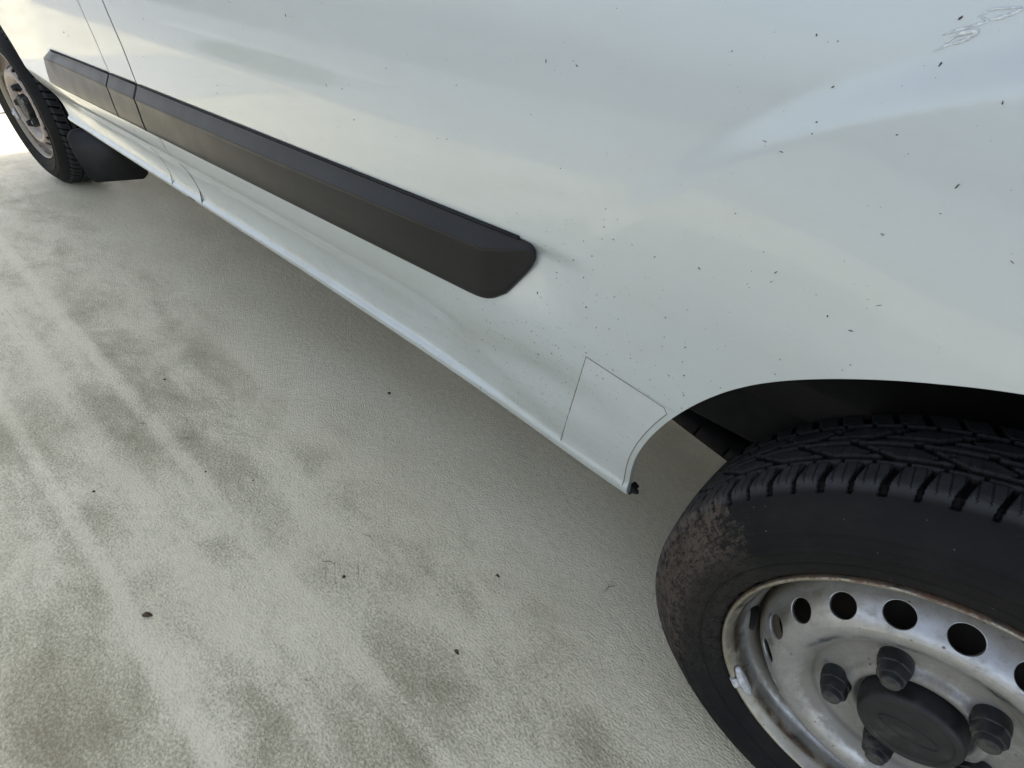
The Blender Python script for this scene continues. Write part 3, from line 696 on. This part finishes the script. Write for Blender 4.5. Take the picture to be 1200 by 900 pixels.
def nut_mesh():
    bm = bmesh.new(); rings = []
    spec = [(.0175, .033, 0), (.0183, .026, 0), (.0180, .018, 0), (.0170, .0135, 0), (.0160, .0125, 1), (.0158, .0060, 1), (.0150, .0010, 1), (.0138, -.0010, .6), (.0118, -.0016, 0), (.0112, -.0050, 0), (.0104, -.0080, 0), (.0085, -.0096, 0), (.0045, -.0094, 0)]
    n = 36
    for r, y, hx in spec:
        ring = []
        for k in range(n):
            a = 2*math.pi*k/n; hexr = math.cos(math.pi/6)/math.cos((a % (math.pi/3))-math.pi/6)
            rr = r*(1+hx*(hexr-1)*1.0)*(1.06 if hx else 1); ring.append(bm.verts.new((rr*math.cos(a), y, rr*math.sin(a))))
        rings.append(ring)
    for A, B in zip(rings, rings[1:]):
        for k in range(n): bm.faces.new((A[k], B[k], B[(k+1) % n], A[(k+1) % n]))
    bm.faces.new(rings[-1]); return bm_mesh('wheel_nut', bm)
NUT = nut_mesh(); NUT_SHARP = True; NUT.materials.append(M['nut'])
bm = bmesh.new()
th = np.radians(np.linspace(-145, -131, 15)); rows = []
for i, t in enumerate(th):
    e = math.sin(math.pi*(i+.35)/14.7)**.35; row = []
    for (r_, y_) in ((.2060, .0130), (.2045, .0085), (.2055, .0030), (.2095, -.0010), (.2130, -.0015), (.2148, .0010), (.2130, .0060), (.2100, .0120)):
        row.append(bm.verts.new(((.2105+(r_-.2105)*e)*math.cos(t), .0055+(y_-.0055)*e, (.2105+(r_-.2105)*e)*math.sin(t))))
    rows.append(row)
for a_, b_ in zip(rows, rows[1:]):
    for k in range(8): bm.faces.new((a_[k], a_[(k+1) % 8], b_[(k+1) % 8], b_[k]))
bm.faces.new(rows[0][::-1]); bm.faces.new(rows[-1])
tm = np.radians(np.linspace(-140.5, -136.5, 5)); rows = []
for t in tm: rows.append([bm.verts.new((r_*math.cos(t), y_, r_*math.sin(t))) for (r_, y_) in ((.2120, .0000), (.2165, -.0055), (.2200, -.0068), (.2238, -.0045), (.2248, .0010), (.2225, -.0005), (.2190, -.0040), (.2150, -.0010))])
for a_, b_ in zip(rows, rows[1:]):
    for k in range(8): bm.faces.new((a_[k], a_[(k+1) % 8], b_[(k+1) % 8], b_[k]))
bm.faces.new(rows[0][::-1]); bm.faces.new(rows[-1])
WGT = bm_mesh('balance_weight', bm); WGT.materials.append(M['lead'])
bm = bmesh.new(); tv = math.radians(188); tube(bm, [(.197*math.cos(tv), .046, .197*math.sin(tv)), (.193*math.cos(tv), .030, .193*math.sin(tv)), (.189*math.cos(tv), .010, .189*math.sin(tv))], [.0062, .0045, .0038], 10); VAL = bm_mesh('valve_stem', bm); VAL.materials.append(M['seal'])
DRUM = lathe('brake_drum', [(.0005, .05), (.10, .052), (.125, .055), (.150, .075), (.172, .090), (.180, .12), (.175, .16), (.158, .165), (.158, .19), (.0005, .19)], 64); DRUM.materials.append(M['drum'])
PH = 3.4846
def wheel(loc, rot=0., mir=False, steel=None, steer=0., **kw):
    e = empty('wheel', loc, van, **kw); e.rotation_euler = (0, rot, steer if not mir else math.pi+steer)
    def sub(name, me, l=(0, 0, 0)):
        o = bpy.data.objects.new(name, me); COL.objects.link(o); o.parent = e; o.location = l; me.polygons.foreach_set('use_smooth', [True]*len(me.polygons))
        if name == 'wheel_nut': me.set_sharp_from_angle(angle=math.radians(24))
        return o
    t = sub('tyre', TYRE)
    if rot: t.rotation_euler = (0, -rot, 0)
    sub('rim', steel[0] if steel else RIM); sub('wheel_disc', steel[1] if steel else DISC); sub('hub_cap', CAP); sub('brake_drum', DRUM); sub('balance_weight', WGT); sub('valve_stem', VAL); sub('cap_emblem', EMB)
    for k in range(5):
        a = PH-2*math.pi*k/5; o = sub('wheel_nut', NUT, (.08*math.cos(a), 0, .08*math.sin(a))); o.rotation_euler = (0, k*.37, 0)
    return e
YF = -.023
R2, D2 = RIM.copy(), DISC.copy(); R2.materials[0] = D2.materials[0] = M['steel2']
wheel((0, YF, RZ)); wheel((-WB, YF+.043, RZ), math.radians(25), steel=(R2, D2), steer=math.radians(4), label='front wheel with a rustier, browner steel rim')
wheel((0, 1.95-YF, RZ), 0, True); wheel((-WB, 1.95-YF, RZ), math.radians(40), True)

# ------------------------------------------------------------ dirt sticking to the paint
def flake(V, F, c, n, ang, l, w_, th=.0003):
    n = Vector(n).normalized(); t = n.orthogonal().normalized(); t = Matrix.Rotation(ang, 3, n) @ t; b = n.cross(t); k = random.choice((5, 6, 7)); base = len(V); c = Vector(c)
    V.append(tuple(c+n*th*2))
    for i in range(k):
        a = 2*math.pi*i/k; r = random.uniform(.55, 1.1); V.append(tuple(c+t*(l*r*math.cos(a))+b*(w_*r*math.sin(a))+n*th*random.uniform(.2, 1)))
    for i in range(k): F.append((base, base+1+i, base+1+(i+1) % k))
V = []; F = []
def on_body(x, z):
    for (c, fr) in ARCH:
        r = math.hypot(x-c[0], z-c[1]); th = math.degrees(math.atan2(z-c[1], x-c[0])); th = th+360 if th < -90 else th
        if r < float(arch_r(th, fr))+.004: return False
    return z > float(zs(x))+.004
cnt = 0
while cnt < 2300:
    q = random.random()
    if q < .45: x, z = random.gauss(-.62, .22), random.gauss(.53, .12)
    elif q < .68: x = random.uniform(-1.9, -.45); z = float(zs(x))+abs(random.gauss(0, .05))+.004
    elif q < .85: x = random.uniform(-2.1, -.2); z = random.uniform(.37, 1.05)
    else: x = random.uniform(-1.9, -.6); z = random.uniform(.37, .58)
    if not on_body(x, z) or x > .4: continue
    if -2.95 < x < -.645 and float(zbm(x))-.004 < z < float(ztm(x))+.006: continue
    s = random.choice((.25, .3, .35, .4, .5, .65, .95))*.001*random.uniform(.7, 1.2)
    flake(V, F, surf(x, z, -.0001), nrm(np.array(x), np.array(z)), random.uniform(0, 6.28), s*random.choice((1, 1, 1.6, 2.4, 3.2)), s*random.uniform(.35, .8)); cnt += 1
part('dirt_flakes', mesh('dirt_flakes', V, F), 'speck', kind='stuff', smooth=False)
SPECKS = [(-0.6657, 0.9355, 0.00327, 0.00052, 1.0), (-0.6228, 0.9373, 0.0021, 0.00083, 2.0), (-0.3485, 0.7933, 0.00138, 0.00073, 0.0), (-0.2898, 0.7823, 0.00159, 0.00072, 1.0), (-0.2537, 0.9117, 0.00254, 0.00054, 0.5), (-0.1975, 0.8717, 0.00215, 0.00034, 2.0), (-0.2565, 0.9668, 0.00168, 0.00066, 1.2), (-0.3936, 0.9902, 0.00132, 0.0007, 1.0), (-0.3052, 1.0098, 0.00172, 0.00102, 0.0), (-0.3661, 0.9582, 0.00131, 0.00069, 0.0), (-0.3068, 0.9359, 0.00085, 0.00067, 0.0), (-0.4577, 0.9712, 0.00092, 0.00073, 0.0), (-0.3663, 0.9329, 0.00104, 0.00069, 0.0), (-0.6405, 0.6524, 0.00241, 0.00124, 1.0), (-0.5544, 0.6683, 0.00197, 0.00111, 0.3), (-0.6405, 0.5878, 0.00188, 0.00099, 0.0), (-0.6277, 0.5477, 0.00226, 0.00128, 2.0), (-0.6701, 0.594, 0.00127, 0.00101, 0.0), (-0.5857, 0.7249, 0.00166, 0.0007, 0.6), (-0.5662, 0.708, 0.00165, 0.00065, 1.3), (-0.4101, 0.6784, 0.00207, 0.00082, 0.2), (-0.4003, 0.6403, 0.0016, 0.00101, 2.2), (-0.4438, 0.7047, 0.00128, 0.00081, 0.0), (-0.4217, 0.7777, 0.0012, 0.00076, 0.0), (-0.4076, 0.6576, 0.00105, 0.00083, 0.0), (-0.8087, 0.8895, 0.00125, 0.00064, 0.0), (-0.8445, 0.8175, 0.00105, 0.00067, 0.0), (-0.825, 0.8205, 0.00129, 0.00066, 0.0), (-0.6241, 0.831, 0.00108, 0.00085, 0.0), (-0.549, 0.7821, 0.00135, 0.00082, 0.0), (-0.5515, 0.8029, 0.00103, 0.00057, 0.0), (-0.5584, 0.7412, 0.00129, 0.00059, 1.0), (-1.0695, 0.8438, 0.00158, 0.00094, 0.0), (-1.0448, 0.8036, 0.00172, 0.00111, 0.0), (-1.2112, 0.927, 0.00264, 0.00091, 1.0), (-2.5077, 0.764, 0.00372, 0.00294, 1.0), (-2.4766, 0.7588, 0.00294, 0.00174, 0.0), (-1.8333, 0.8627, 0.00187, 0.00127, 0.0), (-1.5261, 0.777, 0.00201, 0.00106, 1.0), (-1.5395, 0.7605, 0.00203, 0.00089, 0.0), (-0.4043, 0.8443, 0.00109, 0.00058, 0.0), (-0.2816, 0.8647, 0.00129, 0.00044, 0.4), (-0.3659, 0.8184, 0.001, 0.0005, 0.0), (-0.4229, 0.7783, 0.00115, 0.00076, 1.0), (-0.2831, 0.865, 0.00108, 0.00041, 0.0), (-0.5174, 0.5714, 0.00148, 0.00066, 0.8), (-0.5117, 0.5812, 0.00129, 0.00056, 2.0), (-0.4509, 0.5882, 0.00114, 0.00063, 0.0), (-0.4369, 0.5846, 0.00113, 0.00063, 0.0)]
V = []; F = []
for (x, z, l, w_, a) in SPECKS:
    flake(V, F, surf(x, z, -.0002), nrm(np.array(x), np.array(z)), a, l, w_, .0006)
part('debris_flakes', mesh('debris_flakes', V, F), 'speck', kind='stuff', smooth=False)
# pale dried smear high on the rear quarter
bm = bmesh.new()
for pts, r in [([(-0.3111, 0.9896), (-0.3049, 0.9939), (-0.2967, 0.9979), (-0.2918, 1.0029), (-0.2933, 1.0037), (-0.3009, 1.0009), (-0.3066, 0.9953)], 0.00299), ([(-0.3104, 0.9994), (-0.3043, 1.0026), (-0.2962, 1.0063), (-0.2895, 1.0094), (-0.294, 1.0114)], 0.00187), ([(-0.2964, 1.0111), (-0.2914, 1.0154), (-0.2851, 1.0169), (-0.2749, 1.0187)], 0.0015), ([(-0.2884, 1.01), (-0.2808, 1.0135), (-0.2744, 1.0178)], 0.00249)]:
    pp = spline(pts, 5); k = len(pp); rr = [r*.55*(.25+.75*math.sin(math.pi*min(1, (i+.5)/k))**.5)*random.uniform(.5, 1.15) for i in range(k)]
    tube(bm, [surf(p[0], p[1], .0) for p in pp], rr, 6)
for v in bm.verts:
    s0 = float(S(v.co.x, v.co.z)); v.co.y = s0+(v.co.y-s0)*.10-.0006
part('dried_smear', bm_mesh('dried_smear', bm), 'smear')

# ------------------------------------------------------------ the setting
def sheet(name, x0, x1, y0, y1, z, mat, nx=1, ny=1):
    V = [(x0+(x1-x0)*i/nx, y0+(y1-y0)*j/ny, z) for i in range(nx+1) for j in range(ny+1)]
    F = [(i*(ny+1)+j, (i+1)*(ny+1)+j, (i+1)*(ny+1)+j+1, i*(ny+1)+j+1) for i in range(nx) for j in range(ny)]
    return link(name, mesh(name, V, F), M[mat], kind='structure', smooth=False)
sheet('ground', -400, 400, -400, 400, -.02, 'asphalt')
sheet('concrete_pavement', -30, 12, -2.45, 9, 0, 'concrete')
_gx = np.linspace(0, 2*np.pi, 41)[:-1]
V = [(-7.4, -3.15, .006)]+[(-7.4+1.45*math.cos(a)*(1+.12*math.sin(3*a)), -3.15+.50*math.sin(a)*(1+.2*math.sin(2*a+1)+.1*math.sin(7*a)), .004) for a in _gx]
link('grass_verge', mesh('grass_verge', V, [(0, 1+i, 1+(i+1) % 40) for i in range(40)]), M['grass'], kind='structure', smooth=False)
sheet('driveway', -30, 12, -7.5, -2.47, -.004, 'oldasphalt')
sheet('kerb_strip', -12.5, -6.2, -4.35, -3.85, .02, 'kerb')
sheet('path', -7.6, -5.35, -2.3, 4, .006, 'kerb')
V = []; F = []
for _ in range(14000):
    ra, rd = random.uniform(0, 6.283), random.random()**.5; x = -7.4+1.35*rd*math.cos(ra); y = -3.15+.45*rd*math.sin(ra); h = random.uniform(.03, .16); a = random.uniform(0, 6.28); wd = .006; lx, ly = random.gauss(0, .03), random.gauss(0, .03)
    b = len(V); V += [(x-wd*math.cos(a), y-wd*math.sin(a), .01), (x+wd*math.cos(a), y+wd*math.sin(a), .01), (x+lx, y+ly, .01+h)]; F.append((b, b+1, b+2))
link('grass', mesh('grass', V, F), M['grass'], kind='stuff', label='green grass of the verge beside the concrete', smooth=False)

# loose bits on the concrete
def blob(name, x, y, r, mat, label, cat, sq=.6):
    bm = bmesh.new(); bmesh.ops.create_icosphere(bm, subdivisions=2, radius=r)
    for v in bm.verts: v.co *= random.uniform(.78, 1.15); v.co.z *= sq
    for v in bm.verts: v.co.z = max(v.co.z, -r*.3)
    o = link(name, bm_mesh(name, bm), M[mat], None, label, cat); o.location = (x, y, r*.3); return o
def twig(x, y, l, a, label, bend=.15, r=.0007):
    bm = bmesh.new(); c, s = math.cos(a), math.sin(a)
    tube(bm, [(-l/2*c, -l/2*s, r), (-s*l*bend, c*l*bend, r*2), (l/2*c, l/2*s, r)], [r*.5, r, r*.4], 6)
    o = link('twig', bm_mesh('twig', bm), M['leaf'], None, label, 'twig'); o.location = (x, y, 0); return o
def leaf(x, y, l, a, label):
    bm = bmesh.new(); n = 7; up = []; lo = []
    for i in range(n):
        t = i/(n-1); w_ = l*.26*math.sin(math.pi*t)**.8*random.uniform(.7, 1.1); z = .001+.004*math.sin(t*4)
        up.append(bm.verts.new(((t-.5)*l, w_+.0002, z+.002))); lo.append(bm.verts.new(((t-.5)*l, -w_, z)))
    for i in range(n-1): bm.faces.new((lo[i], lo[i+1], up[i+1], up[i]))
    r = bmesh.ops.extrude_face_region(bm, geom=bm.faces[:]); bmesh.ops.translate(bm, vec=(0, 0, .0006), verts=[g for g in r['geom'] if isinstance(g, bmesh.types.BMVert)])
    o = link('leaf_fragment', bm_mesh('leaf_fragment', bm), M['leaf'], None, label, 'leaf'); o.location = (x, y, .0005); o.rotation_euler = (0, 0, a); return o
blob('pebble', -1.2516, 0.1642, 0.00505, 'pebble', 'dark pebble beside the sill shadow, below the trim strip', 'pebble')
blob('pebble', -0.8456, -0.2762, 0.00359, 'pebble', 'round dark pebble on the bare concrete, right of the middle of the floor', 'pebble')
blob('pebble', -1.7464, -0.2642, 0.00345, 'pebble', 'small brown crumb high on the concrete near the streaks', 'pebble')
blob('pebble', -1.4350, -0.5416, 0.00310, 'pebble', 'small brown crumb at the left among the green stains', 'pebble')
blob('pebble', -1.3196, -0.3417, 0.00236, 'pebble', 'tiny dark crumb below the two short twigs', 'pebble')
blob('pebble', -1.2151, -0.2759, 0.00226, 'pebble', 'tiny dark crumb right of the two short twigs', 'pebble')
twig(-1.5334, -0.2980, 0.03284, -0.20, 'upper of the two short dark twigs lying close together')
twig(-1.4661, -0.3268, 0.02380, 0.70, 'lower of the two short dark twigs lying close together')
twig(-1.5944, -0.3800, 0.02520, 0.60, 'thin pale twig left of the two dark twigs')
twig(-0.4196, 0.0922, 0.03195, 1.20, 'thin curved fibre on the clean concrete left of the near tyre')
twig(-0.8867, -0.1830, 0.02479, 0.10, 'thin hair-like twig near the pebble on the floor')
twig(-0.8953, -0.2798, 0.02847, 0.50, 'thin straight straw just left of the round pebble')
leaf(-1.0421, -0.5765, 0.01868, 0.90, 'dark leaf fragment lying on the lower left of the concrete')
leaf(-0.5638, -0.2235, 0.01250, 0.10, 'small dark leaf crumb on the concrete below the middle')
leaf(-0.6130, -0.0541, 0.00952, 0.40, 'tiny leaf crumb on the clean concrete left of the near tyre')
V = []; F = []
for _ in range(260):
    x = random.uniform(-3.4, .1); y = random.uniform(-.95, .5); s = random.uniform(.0004, .0014)
    flake(V, F, (x, y, .0004), (0, 0, 1), random.uniform(0, 6.28), s*random.choice((1, 2)), s)
link('ground_debris', mesh('ground_debris', V, F), M['speck'], kind='stuff', label='fine dark crumbs of dirt scattered over the concrete', smooth=False)
